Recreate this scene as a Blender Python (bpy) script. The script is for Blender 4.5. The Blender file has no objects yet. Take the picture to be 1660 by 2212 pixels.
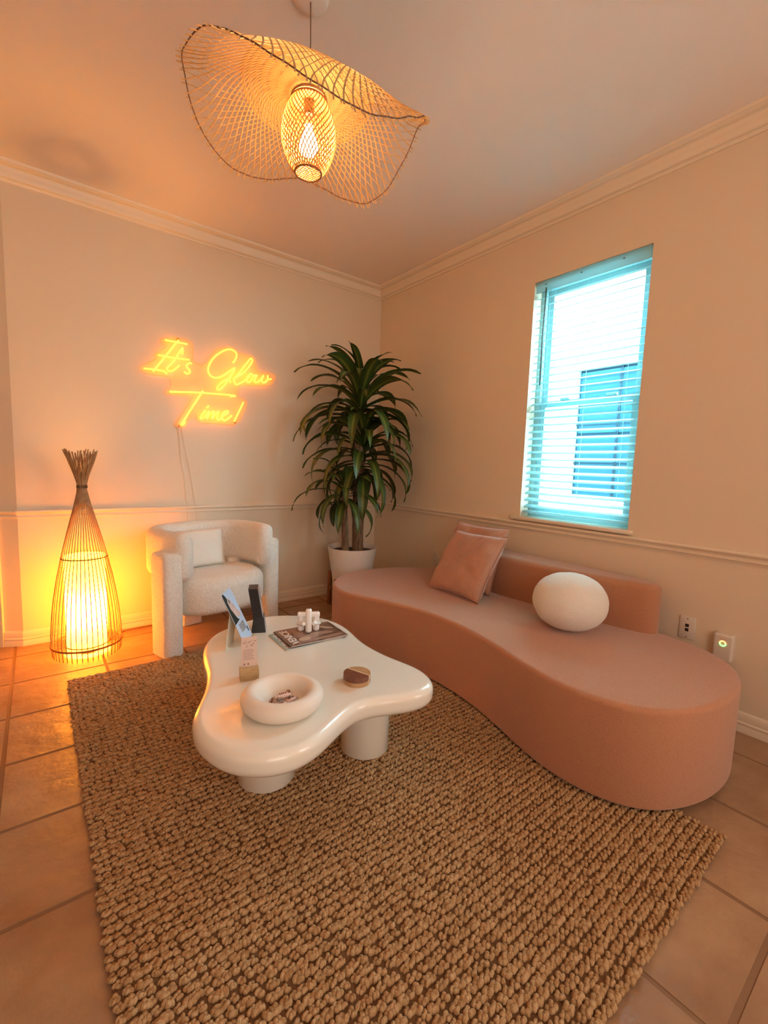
import bpy, bmesh, math, random
import numpy as np
from mathutils import Vector, Matrix, noise
random.seed(7); RNG = np.random.default_rng(7)
D = bpy.data; SC = bpy.context.scene; COL = SC.collection
pi = math.pi

# ------------------------------------------------------------------ camera
cam = D.cameras.new('camera'); camo = D.objects.new('camera', cam); COL.objects.link(camo)
yaw, pitch, roll = .6602, -.1044, .0336
cy, sy, cp, sp, cr, sr = math.cos(yaw), math.sin(yaw), math.cos(pitch), math.sin(pitch), math.cos(roll), math.sin(roll)
f = Vector((sy*cp, cy*cp, sp)); r0 = Vector((cy, -sy, 0)); u0 = r0.cross(f)
r = cr*r0 + sr*u0; u = r.cross(f)
camo.matrix_world = Matrix(((r.x, u.x, -f.x, -2.5361), (r.y, u.y, -f.y, -3.4083), (r.z, u.z, -f.z, 1.1697), (0, 0, 0, 1)))
cam.sensor_fit = 'HORIZONTAL'; cam.sensor_width = 36; cam.lens = 36*966.96/1660; cam.clip_start = .02
SC.camera = camo

# ------------------------------------------------------------------ world, lights, exposure
w = D.worlds.new('world'); SC.world = w; w.use_nodes = True
bg = w.node_tree.nodes['Background']
bg.inputs[0].default_value = (.50, .83, 1.0, 1); bg.inputs[1].default_value = 16.0
SC.view_settings.view_transform = 'Standard'; SC.view_settings.look = 'None'
SC.view_settings.gamma = 1; SC.view_settings.use_curve_mapping = False
SC.view_settings.exposure = 0.92

def light(name, kind, loc, energy, color, size=None, rot=None, sizey=None):
    l = D.lights.new(name, kind); l.energy = energy; l.color = color
    o = D.objects.new(name, l); COL.objects.link(o); o.location = loc
    if rot: o.rotation_euler = rot
    if kind == 'AREA':
        l.size = size; l.shape = 'RECTANGLE'; l.size_y = sizey or size
    elif kind == 'POINT': l.shadow_soft_size = size
    return o
sun = light('sun', 'SUN', (-3, -3, 8), 12.0, (1, .96, .9)); sun.data.angle = .02
sun.rotation_euler = Vector((.30, .10, -.95)).to_track_quat('-Z', 'Y').to_euler()
# added fill lamps behind the camera, no windows modelled there
light('front_fill', 'AREA', (-2.6, -5.1, 1.45), 18, (1, .88, .80), 1.8, (math.radians(100), 0, 0), 1.5)
light('side_fill', 'AREA', (-.06, -4.6, 1.6), 20, (1, .90, .82), 1.3, Vector((-.93, .30, .10)).to_track_quat('-Z', 'Y').to_euler(), 1.5)  # added fill from the right, the wall here has no opening

# ------------------------------------------------------------------ helpers
def tag(o, label=None, cat=None, group=None, kind=None):
    if label: o['label'] = label
    if cat: o['category'] = cat
    if group: o['group'] = group
    if kind: o['kind'] = kind
    return o
def empty(name, loc, label, cat, rz=0, group=None):
    o = D.objects.new(name, None); COL.objects.link(o); o.location = loc; o.rotation_euler = (0, 0, rz)
    o.empty_display_size = .05
    bpy.context.view_layer.update()
    return tag(o, label, cat, group)
def mesh(name, V, F, mt, parent=None, smooth=True, loc=None, auto=None):
    m = D.meshes.new(name); m.from_pydata([tuple(v) for v in V], [], F); m.update()
    if mt: m.materials.append(mt)
    if smooth: m.polygons.foreach_set('use_smooth', [True]*len(m.polygons))
    o = D.objects.new(name, m); COL.objects.link(o)
    if parent: o.parent = parent
    if loc: o.location = loc
    if auto: sharp(o, auto)
    return o
def bmobj(name, bm, mt, parent=None, smooth=False, loc=None):
    bmesh.ops.recalc_face_normals(bm, faces=bm.faces)
    m = D.meshes.new(name); bm.to_mesh(m); bm.free()
    if mt: m.materials.append(mt)
    if smooth: m.polygons.foreach_set('use_smooth', [True]*len(m.polygons))
    o = D.objects.new(name, m); COL.objects.link(o)
    if parent: o.parent = parent
    if loc: o.location = loc
    return o
def sharp(o, deg=35):
    m = o.data; bm = bmesh.new(); bm.from_mesh(m)
    bmesh.ops.recalc_face_normals(bm, faces=bm.faces)
    for e in bm.edges:
        if len(e.link_faces) == 2 and e.calc_face_angle(0) > math.radians(deg): e.smooth = False
    bm.to_mesh(m); bm.free()
def addbox(bm, x0, x1, y0, y1, z0, z1, M=None):
    vs = [bm.verts.new((x, y, z)) for x in (x0, x1) for y in (y0, y1) for z in (z0, z1)]
    for q in ((0, 1, 3, 2), (4, 6, 7, 5), (0, 4, 5, 1), (2, 3, 7, 6), (0, 2, 6, 4), (1, 5, 7, 3)): bm.faces.new([vs[i] for i in q])
    if M: bmesh.ops.transform(bm, matrix=M, verts=vs)
    return vs
def box(name, a, b, mt, parent=None, bev=0, M=None, seg=2):
    bm = bmesh.new(); addbox(bm, a[0], b[0], a[1], b[1], a[2], b[2])
    if bev: bmesh.ops.bevel(bm, geom=bm.edges[:], offset=bev, segments=seg, affect='EDGES', profile=.5)
    if M: bmesh.ops.transform(bm, matrix=M, verts=bm.verts)
    o = bmobj(name, bm, mt, parent)
    if bev: o.data.polygons.foreach_set('use_smooth', [True]*len(o.data.polygons)); sharp(o, 50)
    return o
def frame_at(p0, d, up=None):
    d = d.normalized(); up = up or (Vector((0, 0, 1)) if abs(d.z) < .95 else Vector((1, 0, 0)))
    a = d.cross(up).normalized(); b = a.cross(d).normalized(); return a, b
def tubeVF(pts, rad, n=8, V=None, F=None, closed=False, flat=1.0):
    V = [] if V is None else V; F = [] if F is None else F
    pts = [Vector(p) for p in pts]; N = len(pts); base = len(V)
    a0 = None
    for i, p in enumerate(pts):
        if closed: d = pts[(i+1) % N] - pts[i-1]
        else: d = pts[min(i+1, N-1)] - pts[max(i-1, 0)]
        if d.length < 1e-9: d = Vector((0, 0, 1))
        d.normalize()
        if a0 is None: a, b = frame_at(p, d)
        else:
            a = a0 - d*a0.dot(d); a.normalize(); b = a.cross(d)
        a0 = a; rr = rad[i] if hasattr(rad, '__len__') else rad
        for k in range(n):
            t = 2*pi*k/n; V.append(p + a*math.cos(t)*rr + b*math.sin(t)*rr*flat)
    M = N if closed else N-1
    for i in range(M):
        for k in range(n):
            A = base+i*n; B = base+((i+1) % N)*n
            F.append((A+k, A+(k+1) % n, B+(k+1) % n, B+k))
    if not closed:
        F.append(tuple(base+k for k in range(n))[::-1]); F.append(tuple(base+(N-1)*n+k for k in range(n)))
    return V, F
def tube(name, pts, rad, mt, parent=None, n=8, closed=False):
    V, F = tubeVF(pts, rad, n, closed=closed); return mesh(name, V, F, mt, parent)
def lathe(name, prof, mt, parent=None, n=48, loc=None, c=(0, 0)):
    V, F = [], []
    for (rr, z) in prof:
        for k in range(n):
            t = 2*pi*k/n; V.append((c[0]+rr*math.cos(t), c[1]+rr*math.sin(t), z))
    for i in range(len(prof)-1):
        for k in range(n):
            F.append((i*n+k, i*n+(k+1) % n, (i+1)*n+(k+1) % n, (i+1)*n+k))
    if prof[0][0] > 1e-5 and prof[0] != prof[-1]: F.append(tuple(range(n))[::-1])
    if prof[-1][0] > 1e-5 and prof[0] != prof[-1]: F.append(tuple((len(prof)-1)*n+k for k in range(n)))
    o = mesh(name, V, F, mt, parent, loc=loc, auto=40)
    return o
def catmull(P, per=8, closed=True):
    P = [Vector(p) for p in P]; n = len(P); out = []
    R = range(n) if closed else range(n-1)
    g = (lambda i: P[i % n]) if closed else (lambda i: P[max(0, min(n-1, i))])
    for i in R:
        p0, p1, p2, p3 = g(i-1), g(i), g(i+1), g(i+2)
        for k in range(per):
            t = k/per; out.append(.5*((2*p1)+(p2-p0)*t+(2*p0-5*p1+4*p2-p3)*t*t+(3*p1-p0-3*p2+p3)*t**3))
    if not closed: out.append(P[-1])
    return out
def resample(P, n):
    P = [Vector(p) for p in P]; P.append(P[0].copy()); L = [0]
    for i in range(len(P)-1): L.append(L[-1]+(P[i+1]-P[i]).length)
    out = []; j = 0
    for k in range(n):
        s = L[-1]*k/n
        while L[j+1] < s: j += 1
        t = (s-L[j])/max(1e-9, L[j+1]-L[j]); out.append(P[j].lerp(P[j+1], t))
    return out
def smooth_closed(P, it):
    for _ in range(it): P = [(P[i-1]+P[i]*2+P[(i+1) % len(P)])/4 for i in range(len(P))]
    return P
def slabVF(outline, z0, z1, rt, rb, cap=4, seg=6):
    P = [Vector((p[0], p[1])) for p in outline]; n = len(P)
    A = sum(P[i].x*P[(i+1) % n].y-P[(i+1) % n].x*P[i].y for i in range(n))
    if A < 0: P = P[::-1]
    N = []
    for i in range(n):
        d = (P[(i+1) % n]-P[i-1]); N.append(Vector((d.y, -d.x)).normalized())
    rings = []
    for k in range(seg+1):
        a = pi/2*k/seg; rings.append((rb*(1-math.sin(a)), z0+rb*(1-math.cos(a))))
    for k in range(seg+1):
        a = pi/2*k/seg; rings.append((rt*(1-math.cos(a)), z1-rt+rt*math.sin(a)))
    V, F = [], []
    for ins, z in rings:
        for p, nn in zip(P, N): V.append((p.x-nn.x*ins, p.y-nn.y*ins, z))
    for i in range(len(rings)-1):
        for k in range(n): F.append((i*n+k, i*n+(k+1) % n, (i+1)*n+(k+1) % n, (i+1)*n+k))
    F.append(tuple(range(n))[::-1]); F.append(tuple((len(rings)-1)*n+k for k in range(n)))
    return V, F
def slab(name, outline, z0, z1, rt, rb, mt, parent=None, M=None, seg=6):
    V, F = slabVF(outline, z0, z1, rt, rb, seg=seg)
    if M: V = [M @ Vector(v) for v in V]
    return mesh(name, V, F, mt, parent, auto=60)
def rrect(w, d, rr, n=6, c=(0, 0), rot=0):
    out = []
    for sx, sy_, a0 in ((1, 1, 0), (-1, 1, 90), (-1, -1, 180), (1, -1, 270)):
        for k in range(n+1):
            a = math.radians(a0+90*k/n); x = sx*(w/2-rr)+rr*math.cos(a); y = sy_*(d/2-rr)+rr*math.sin(a)
            out.append((c[0]+x*math.cos(rot)-y*math.sin(rot), c[1]+x*math.sin(rot)+y*math.cos(rot)))
    return out
def text_mesh(body, size, mt, parent, M, ext=.0004, name='lettering', bold=0):
    c = D.curves.new('t', 'FONT'); c.body = body; c.size = size; c.extrude = ext; c.align_x = 'CENTER'; c.align_y = 'CENTER'; c.offset = bold
    c.resolution_u = 3
    o = D.objects.new('t', c); COL.objects.link(o)
    dg = bpy.context.evaluated_depsgraph_get(); dg.update()
    me = D.meshes.new_from_object(o.evaluated_get(dg)); D.objects.remove(o); D.curves.remove(c)
    me.name = name; me.transform(M); me.materials.clear(); me.materials.append(mt)
    ob = D.objects.new(name, me); COL.objects.link(ob); ob.parent = parent; return ob

# ------------------------------------------------------------------ materials
def mat(name, col, rough=.6, col2=None, vs=8, bump=0, bs=80, metal=0, spec=.5, sheen=0, detail=4, coat=0, bump2=None, voro=False, sub=0, stretch=None):
    m = D.materials.new(name); m.use_nodes = True; nt = m.node_tree; n = nt.nodes; L = nt.links
    p = n['Principled BSDF']; p.inputs['Base Color'].default_value = (*col, 1)
    p.inputs['Roughness'].default_value = rough; p.inputs['Metallic'].default_value = metal
    p.inputs['Specular IOR Level'].default_value = spec
    if sheen: p.inputs['Sheen Weight'].default_value = sheen; p.inputs['Sheen Roughness'].default_value = .4
    if coat: p.inputs['Coat Weight'].default_value = coat
    g = n.new('ShaderNodeNewGeometry'); vec = g.outputs['Position']
    if stretch:
        mp = n.new('ShaderNodeMapping'); mp.inputs['Scale'].default_value = stretch; L.new(vec, mp.inputs['Vector']); vec = mp.outputs[0]
    if col2:
        t = n.new('ShaderNodeTexNoise'); t.inputs['Scale'].default_value = vs; t.inputs['Detail'].default_value = detail
        L.new(vec, t.inputs['Vector'])
        r_ = n.new('ShaderNodeValToRGB'); r_.color_ramp.elements[0].color = (*col, 1); r_.color_ramp.elements[1].color = (*col2, 1)
        r_.color_ramp.elements[0].position = .35; r_.color_ramp.elements[1].position = .65
        L.new(t.outputs[0], r_.inputs[0]); L.new(r_.outputs[0], p.inputs['Base Color'])
    if bump:
        if voro:
            t = n.new('ShaderNodeTexVoronoi'); t.inputs['Scale'].default_value = bs; iv = n.new('ShaderNodeMath'); iv.operation = 'SUBTRACT'; iv.inputs[0].default_value = 1; L.new(t.outputs['Distance'], iv.inputs[1]); o_ = iv.outputs[0]
        else:
            t = n.new('ShaderNodeTexNoise'); t.inputs['Scale'].default_value = bs; t.inputs['Detail'].default_value = 3; o_ = t.outputs[0]
        L.new(vec, t.inputs['Vector'])
        b = n.new('ShaderNodeBump'); b.inputs['Strength'].default_value = bump; b.inputs['Distance'].default_value = .004
        L.new(o_, b.inputs['Height']); L.new(b.outputs[0], p.inputs['Normal'])
        if bump2:
            t2 = n.new('ShaderNodeTexNoise'); t2.inputs['Scale'].default_value = bump2[0]; t2.inputs['Detail'].default_value = 5
            L.new(vec, t2.inputs['Vector'])
            b2 = n.new('ShaderNodeBump'); b2.inputs['Strength'].default_value = bump2[1]; b2.inputs['Distance'].default_value = .01
            L.new(t2.outputs[0], b2.inputs['Height']); L.new(b.outputs[0], b2.inputs['Normal']); L.new(b2.outputs[0], p.inputs['Normal'])
    return m
def emit(name, col, s):
    m = D.materials.new(name); m.use_nodes = True; n = m.node_tree.nodes; p = n['Principled BSDF']
    p.inputs['Base Color'].default_value = (*[min(1, c) for c in col], 1); p.inputs['Emission Color'].default_value = (*col, 1); p.inputs['Emission Strength'].default_value = s
    return m
def glassy(name, tint, gloss=.1, rough=.02):
    m = D.materials.new(name); m.use_nodes = True; nt = m.node_tree; n = nt.nodes; n.remove(n['Principled BSDF'])
    a = n.new('ShaderNodeBsdfTransparent'); a.inputs[0].default_value = (*tint, 1)
    b = n.new('ShaderNodeBsdfGlossy'); b.inputs['Roughness'].default_value = rough
    x = n.new('ShaderNodeMixShader'); x.inputs[0].default_value = gloss
    nt.links.new(a.outputs[0], x.inputs[1]); nt.links.new(b.outputs[0], x.inputs[2]); nt.links.new(x.outputs[0], n['Material Output'].inputs[0]); return m
M_wall = mat('wall_paint', (.76, .61, .44), .62, bump=.12, bs=110)
M_ceil = mat('ceiling_paint', (.82, .70, .60), .8, bump=.1, bs=90)
M_trim = mat('trim_paint', (.80, .66, .49), .4)
M_grout = mat('grout', (.24, .13, .065), .9)
M_tile = mat('slate_tile', (.29, .155, .08), .40, (.41, .25, .14), 4, bump=.35, bs=45, bump2=(9, 1.0), detail=7, spec=.4)
M_jute = mat('jute', (.38, .205, .085), .9, (.58, .37, .19), 60, bump=1.0, bs=330, spec=.1, detail=6)
M_jute2 = mat('jute_backing', (.17, .08, .028), .95)
M_sofa = mat('rose_velvet', (.46, .195, .098), .85, (.53, .25, .135), 300, bump=.6, bs=330, sheen=.5, spec=.15)
M_pillow = mat('rose_velvet_pillow', (.49, .235, .145), .8, (.55, .28, .175), 120, bump=.6, bs=330, sheen=.5, spec=.15)
M_boucle = mat('cream_boucle', (.82, .74, .64), .95, (.88, .81, .71), 60, bump=.8, bs=120, sheen=.3, spec=.1, voro=True)
M_boucle_smooth = mat('cream_boucle_pillow', (.84, .77, .67), .95, bump=.35, bs=260, sheen=.2, spec=.1)
M_ball = mat('sheepskin', (.86, .79, .68), .95, bump=.7, bs=260, sheen=.4, spec=.1, voro=True)
M_lacquer = mat('cream_lacquer', (.84, .79, .68), .22, coat=.4, bump=.02, bs=60)
M_ceramic = mat('matte_cream_ceramic', (.80, .72, .62), .55, bump=.06, bs=200)
M_white_cer = mat('white_glazed_ceramic', (.86, .84, .80), .25)
M_pot = mat('pot_white', (.80, .72, .64), .45)
M_soil = mat('soil', (.05, .03, .02), .95, bump=.8, bs=60)
M_walnut = mat('walnut', (.20, .07, .025), .45, (.30, .12, .045), 14, stretch=(6, 6, .7))
M_bamboo = mat('bamboo_stick', (.34, .17, .065), .5, (.44, .25, .11), 30)
M_bamboo_dark = mat('bamboo_band', (.30, .10, .03), .5)
M_cane = mat('cane_strip', (.52, .32, .14), .55)
M_bark = mat('bark', (.11, .055, .025), .9, (.27, .16, .08), 30, bump=1, bs=60, stretch=(3, 3, .5))
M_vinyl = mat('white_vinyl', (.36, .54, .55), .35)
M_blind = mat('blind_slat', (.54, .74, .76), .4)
def translucify(m, col, fac):
    nt = m.node_tree; n = nt.nodes; t = n.new('ShaderNodeBsdfTranslucent'); t.inputs[0].default_value = (*col, 1)
    x = n.new('ShaderNodeMixShader'); x.inputs[0].default_value = fac; o = n['Material Output']
    nt.links.new(n['Principled BSDF'].outputs[0], x.inputs[1]); nt.links.new(t.outputs[0], x.inputs[2]); nt.links.new(x.outputs[0], o.inputs[0])
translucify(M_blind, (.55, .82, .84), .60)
M_cordw = mat('clear_cord', (.70, .50, .33), .5)
M_plate = mat('wall_plate', (.70, .60, .50), .35)
M_black = mat('black_plastic', (.012, .012, .014), .35)
M_dark = mat('dark_slot', (.02, .01, .01), .6)
M_block = mat('pine_block', (.52, .34, .16), .5, (.60, .41, .21), 22, stretch=(1, 5, 5))
M_acryl = glassy('clear_acrylic', (.97, .95, .90), .06)
M_signac = glassy('emissive_acrylic', (.98, .94, .88), .02, .6)   # halo of the tubes put into the clear backing as faint orange emission
_n = M_signac.node_tree.nodes; _e = _n.new('ShaderNodeEmission'); _e.inputs[0].default_value = (1, .27, .02, 1); _e.inputs[1].default_value = .07
_a = _n.new('ShaderNodeAddShader'); M_signac.node_tree.links.new(_n['Mix Shader'].outputs[0], _a.inputs[0]); M_signac.node_tree.links.new(_e.outputs[0], _a.inputs[1]); M_signac.node_tree.links.new(_a.outputs[0], _n['Material Output'].inputs[0])
M_glass = glassy('window_glass', (.93, .98, .98), .05)
M_neon = emit('neon_tube', (1, .32, .016), 5.5)
M_bulb = emit('bulb', (1, .53, .18), 175)
M_brass = mat('brass', (.5, .3, .1), .35, metal=1)

# leaf: green with paler centre stripe (UV)
def leaf_mat():
    m = D.materials.new('dracaena_leaf'); m.use_nodes = True; nt = m.node_tree; n = nt.nodes; L = nt.links; p = n['Principled BSDF']
    uv = n.new('ShaderNodeUVMap'); sx = n.new('ShaderNodeSeparateXYZ'); L.new(uv.outputs[0], sx.inputs[0])
    rp = n.new('ShaderNodeValToRGB'); e = rp.color_ramp.elements
    e[0].position = 0; e[0].color = (.026, .048, .006, 1); e[1].position = 1; e[1].color = (.026, .048, .006, 1)
    for pos, c in ((.36, (.040, .068, .008, 1)), (.45, (.14, .15, .02, 1)), (.55, (.14, .15, .02, 1)), (.64, (.040, .068, .008, 1))):
        k = e.new(pos); k.color = c
    L.new(sx.outputs[0], rp.inputs[0]); L.new(rp.outputs[0], p.inputs['Base Color']); p.inputs['Roughness'].default_value = .48
    return m
M_leaf = leaf_mat()

def shade_mat():
    m = D.materials.new('paper_shade'); m.use_nodes = True; nt = m.node_tree; n = nt.nodes; n.remove(n['Principled BSDF'])
    t = n.new('ShaderNodeBsdfTranslucent'); t.inputs[0].default_value = (.42, .30, .12, 1)
    d = n.new('ShaderNodeBsdfDiffuse'); d.inputs[0].default_value = (.9, .75, .45, 1)
    x = n.new('ShaderNodeMixShader'); x.inputs[0].default_value = .35
    e = n.new('ShaderNodeEmission'); e.inputs[0].default_value = (1, .335, .016, 1); e.inputs[1].default_value = 6.2
    a = n.new('ShaderNodeAddShader')
    nt.links.new(t.outputs[0], x.inputs[1]); nt.links.new(d.outputs[0], x.inputs[2]); nt.links.new(x.outputs[0], a.inputs[0]); nt.links.new(e.outputs[0], a.inputs[1])
    nt.links.new(a.outputs[0], n['Material Output'].inputs[0]); return m
M_shade = shade_mat()

# ------------------------------------------------------------------ room shell
H = 2.74
WY0, WY1, WZ0, WZ1 = -2.312, -1.620, .858, 2.345
T = .14
def struct(o): o['kind'] = 'structure'; return o
floor = struct(box('floor', (-4.7, -5.3, -.12), (0.0, 1.4, -.0018), M_grout))
def tile_mesh():
    bm = bmesh.new(); g = .0045
    addbox(bm, g, .41-g, g, .381-g, -.01, 0)
    bmesh.ops.bevel(bm, geom=[e for e in bm.edges if all(v.co.z > -.001 for v in e.verts)], offset=.003, segments=2, affect='EDGES')
    bmesh.ops.recalc_face_normals(bm, faces=bm.faces)
    m = D.meshes.new('tile'); bm.to_mesh(m); bm.free(); m.materials.append(M_tile); return m
tmesh = tile_mesh()
for i in range(-1, 12):
    for j in range(19):
        x = -.63-.41*(i-1); y = -.175+.381*3-.381*j
        x0 = x-.41
        if i == 0: x0 = -.63
        o = D.objects.new('tile', tmesh); COL.objects.link(o); o.parent = floor
        o.location = (-.63-.41*(i-1)-.41+.0, y-.381, 0)
        if o.location.x < -4.69 or o.location.x > .0 or o.location.y < -5.29:
            D.objects.remove(o); continue
        if o.location.x + .41 > 0.005: o.scale = ((0-o.location.x)/.41, 1, 1)
wall_back = struct(box('wall_back', (-2.64, 0, -.1), (T, T, H+.1), M_wall))
def prism(name, poly, z0, z1, mt, parent=None):
    n = len(poly); V = [(p[0], p[1], z0) for p in poly]+[(p[0], p[1], z1) for p in poly]
    F = [tuple(range(n))[::-1], tuple(range(n, 2*n))]+[(i, (i+1) % n, n+(i+1) % n, n+i) for i in range(n)]
    o = mesh(name, V, F, mt, parent, smooth=False)
    return o
struct(prism('wall_corner', [(-2.64, 0), (-2.64, .3), (-2.86, .45), (-2.96, .60), (-3.02, .58), (-2.765, .068), (-2.725, .045)], -.1, H+.1, M_wall))
struct(box('wall_hall', (-4.7, 1.0, -.1), (-2.8, 1.1, H+.1), M_wall))
struct(box('wall_left', (-4.8, -5.4, -.1), (-4.7, 1.1, H+.1), M_wall))
struct(box('wall_front', (-4.7, -5.4, -.1), (T, -5.3, H+.1), M_wall))
struct(box('ceiling', (-4.7, -5.3, H), (0, 1.0, H+.12), M_ceil))
struct(box('wall_hall_side', (-2.96, .55, -.1), (-2.86, 1.0, H+.1), M_wall))
bm = bmesh.new()
addbox(bm, 0, T, -5.3, WY0, -.1, H+.1); addbox(bm, 0, T, WY1, 0, -.1, H+.1)
addbox(bm, 0, T, WY0, WY1, -.1, WZ0); addbox(bm, 0, T, WY0, WY1, WZ1, H+.1)
wall_right = struct(bmobj('wall_right', bm, M_wall))

def molding(name, path, prof, mt, i0, i1):
    # path 2D points; profile (offset to the room side, z); emits segments i0..i1 with mitred corners
    P = [Vector(p) for p in path]; n = len(P); offs = []
    for i in range(n):
        if i == 0: d = (P[1]-P[0]).normalized(); m = Vector((d.y, -d.x))
        elif i == n-1: d = (P[-1]-P[-2]).normalized(); m = Vector((d.y, -d.x))
        else:
            d0 = (P[i]-P[i-1]).normalized(); d1 = (P[i+1]-P[i]).normalized()
            n0 = Vector((d0.y, -d0.x)); n1 = Vector((d1.y, -d1.x)); m = (n0+n1)/(1+n0.dot(n1))
        offs.append(m)
    V, F = [], []; k = len(prof)
    for i in range(i0, i1+1):
        for (o_, z) in prof: q = P[i]+offs[i]*o_; V.append((q.x, q.y, z))
    for s in range(i1-i0):
        for j in range(k): F.append((s*k+j, s*k+(j+1) % k, (s+1)*k+(j+1) % k, (s+1)*k+j))
    F.append(tuple(range(k))); F.append(tuple((i1-i0)*k+j for j in range(k))[::-1])
    o = mesh(name, V, F, mt, smooth=True, auto=28); return struct(o)
PATH = [(-2.765, .068), (-2.725, .045), (-2.64, 0), (0, 0), (0, -5.3)]
def arc(c, r_, a0, a1, n=5): return [(c[0]+r_*math.cos(math.radians(a0+(a1-a0)*k/n)), c[1]+r_*math.sin(math.radians(a0+(a1-a0)*k/n))) for k in range(n+1)]
crown = [(0, H-.088), (.010, H-.088), (.012, H-.080), (.018, H-.076)] + [(.018+.046*t+.010*math.sin(t*pi*2)*.5, H-.074+.052*t-.010*math.sin(t*pi*2)) for t in [k/8 for k in range(9)]] + [(.072, H-.020), (.080, H-.014), (.088, H-.012), (.092, H), (0, H)]
rail = [(0, .778), (.008, .778)] + [(.008+.008*math.sin(t*pi), .782+.014*t) for t in [k/4 for k in range(5)]] + [(.007, .800), (.010, .806), (.020, .815)] + [(.022+.006*math.cos(a), .823+.008*math.sin(a)) for a in [-.9, -.3, .3, .9, 1.4]] + [(.016, .833), (0, .833)]
base = [(0, 0), (.014, 0), (.014, .030), (.012, .034), (.015, .040), (.015, .046), (.010, .052), (.011, .060), (.009, .082), (.006, .090), (.002, .094), (0, .094)]
for prof, nm in ((crown, ('trim_1', 'trim_2', 'trim_3')), (rail, ('trim_4', 'trim_5', 'trim_6')), (base, ('baseboard_corner', 'baseboard_back', 'baseboard_right'))):
    molding(nm[0], PATH, prof, M_trim, 1, 2); molding(nm[1], PATH, prof, M_trim, 2, 3); molding(nm[2], PATH, prof, M_trim, 3, 4)
# casing at the hall corner
struct(prism('trim_7', [(-2.737, .030), (-2.728, .046), (-2.775, .08), (-2.80, .12), (-2.815, .11), (-2.785, .06)], 0, 2.1, M_trim))
# sill and apron under the window
struct(box('trim_8', (-.030, WY0-.028, WZ0-.018), (.084, WY1+.062, WZ0+.005), M_trim, bev=.006))

# ------------------------------------------------------------------ window
win = struct(D.objects.new('window_1', None)); COL.objects.link(win); win.location = (.11, (WY0+WY1)/2, WZ0)
def wpart(name, a, b, mt=M_vinyl, bev=.002, parent=None):
    c = win.location; return box(name, (a[0]-c.x, a[1]-c.y, a[2]-c.z), (b[0]-c.x, b[1]-c.y, b[2]-c.z), mt, parent or win, bev)
fx0, fx1 = .085, .139
bm = bmesh.new(); c = win.location
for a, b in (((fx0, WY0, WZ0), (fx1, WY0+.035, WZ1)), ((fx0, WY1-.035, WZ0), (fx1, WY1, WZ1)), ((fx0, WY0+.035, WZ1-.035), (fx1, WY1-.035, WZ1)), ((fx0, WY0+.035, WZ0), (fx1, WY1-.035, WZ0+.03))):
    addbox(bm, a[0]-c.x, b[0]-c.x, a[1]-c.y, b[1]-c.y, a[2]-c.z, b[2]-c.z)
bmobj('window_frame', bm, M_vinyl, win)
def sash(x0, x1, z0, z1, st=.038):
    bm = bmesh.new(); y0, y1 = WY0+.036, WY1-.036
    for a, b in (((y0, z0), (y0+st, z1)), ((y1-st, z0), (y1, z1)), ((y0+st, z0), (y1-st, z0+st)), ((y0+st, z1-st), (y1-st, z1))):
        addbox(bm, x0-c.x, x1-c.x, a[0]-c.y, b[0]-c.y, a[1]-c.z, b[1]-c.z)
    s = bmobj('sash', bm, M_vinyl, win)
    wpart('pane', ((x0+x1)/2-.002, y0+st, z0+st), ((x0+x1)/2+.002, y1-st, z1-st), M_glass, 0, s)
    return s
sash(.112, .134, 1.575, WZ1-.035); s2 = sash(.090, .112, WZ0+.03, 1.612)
for yy in (-1.83, -2.12):
    wpart('sash_lock', (.082, yy-.03, 1.612), (.104, yy+.03, 1.626), M_vinyl, .003)
# blind
bl = empty('window_blind', (.045, (WY0+WY1)/2, WZ0), 'white horizontal slat blind hanging open in the window', 'blind')
yl = (WY1-WY0)/2-.008
box('headrail', (-.028, -yl, WZ1-WZ0-.030), (.028, yl, WZ1-WZ0-.002), M_blind, bl, .003)
box('valance', (-.038, -yl, WZ1-WZ0-.068), (-.031, yl, WZ1-WZ0-.001), M_blind, bl, .002)
def slatmesh():
    V, F = [], []; n = 6; wd = .0245; th = math.radians(20)
    for s_ in (-1, 1):
        for k in range(n+1):
            x = -wd+2*wd*k/n; z = .003*(1-(x/wd)**2)+s_*.0013
            V += [(x*math.cos(th)-z*math.sin(th), yy, x*math.sin(th)+z*math.cos(th)) for yy in (-yl, yl)]
    m_ = 2*(n+1)
    for k in range(n):
        a = 2*k; F += [(a, a+1, a+3, a+2), (m_+a, m_+a+2, m_+a+3, m_+a+1)]
    F += [(0, m_, m_+1, 1), (2*n, 2*n+1, m_+2*n+1, m_+2*n)]
    F += [tuple([2*k for k in range(n+1)]+[m_+2*k for k in range(n, -1, -1)]), tuple([2*k+1 for k in range(n, -1, -1)]+[m_+2*k+1 for k in range(n+1)])]
    m = D.meshes.new('slat'); m.from_pydata(V, [], F); m.materials.append(M_blind); return m
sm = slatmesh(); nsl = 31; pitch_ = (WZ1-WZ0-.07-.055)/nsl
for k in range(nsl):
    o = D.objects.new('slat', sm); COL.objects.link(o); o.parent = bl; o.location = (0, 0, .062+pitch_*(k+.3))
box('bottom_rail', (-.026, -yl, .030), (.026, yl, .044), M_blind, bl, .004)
for yy in (-.24, 0, .24):
    for xx in (-.0265, .0265): tube('ladder_cord', [(xx, yy, .040), (xx, yy, WZ1-WZ0-.05)], .0008, M_blind, bl, 5)
tube('tilt_wand', [(-.044, .262, WZ1-WZ0-.05), (-.048, .264, WZ1-WZ0-.35), (-.046, .262, WZ1-WZ0-.64)], .004, mat('smoked_wand', (.10, .16, .16), .2), bl, 8)
tube('lift_cord', [(-.042, .232, WZ1-WZ0-.05), (-.044, .233, .9), (-.042, .232, .55)], .0014, M_blind, bl, 6)
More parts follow.
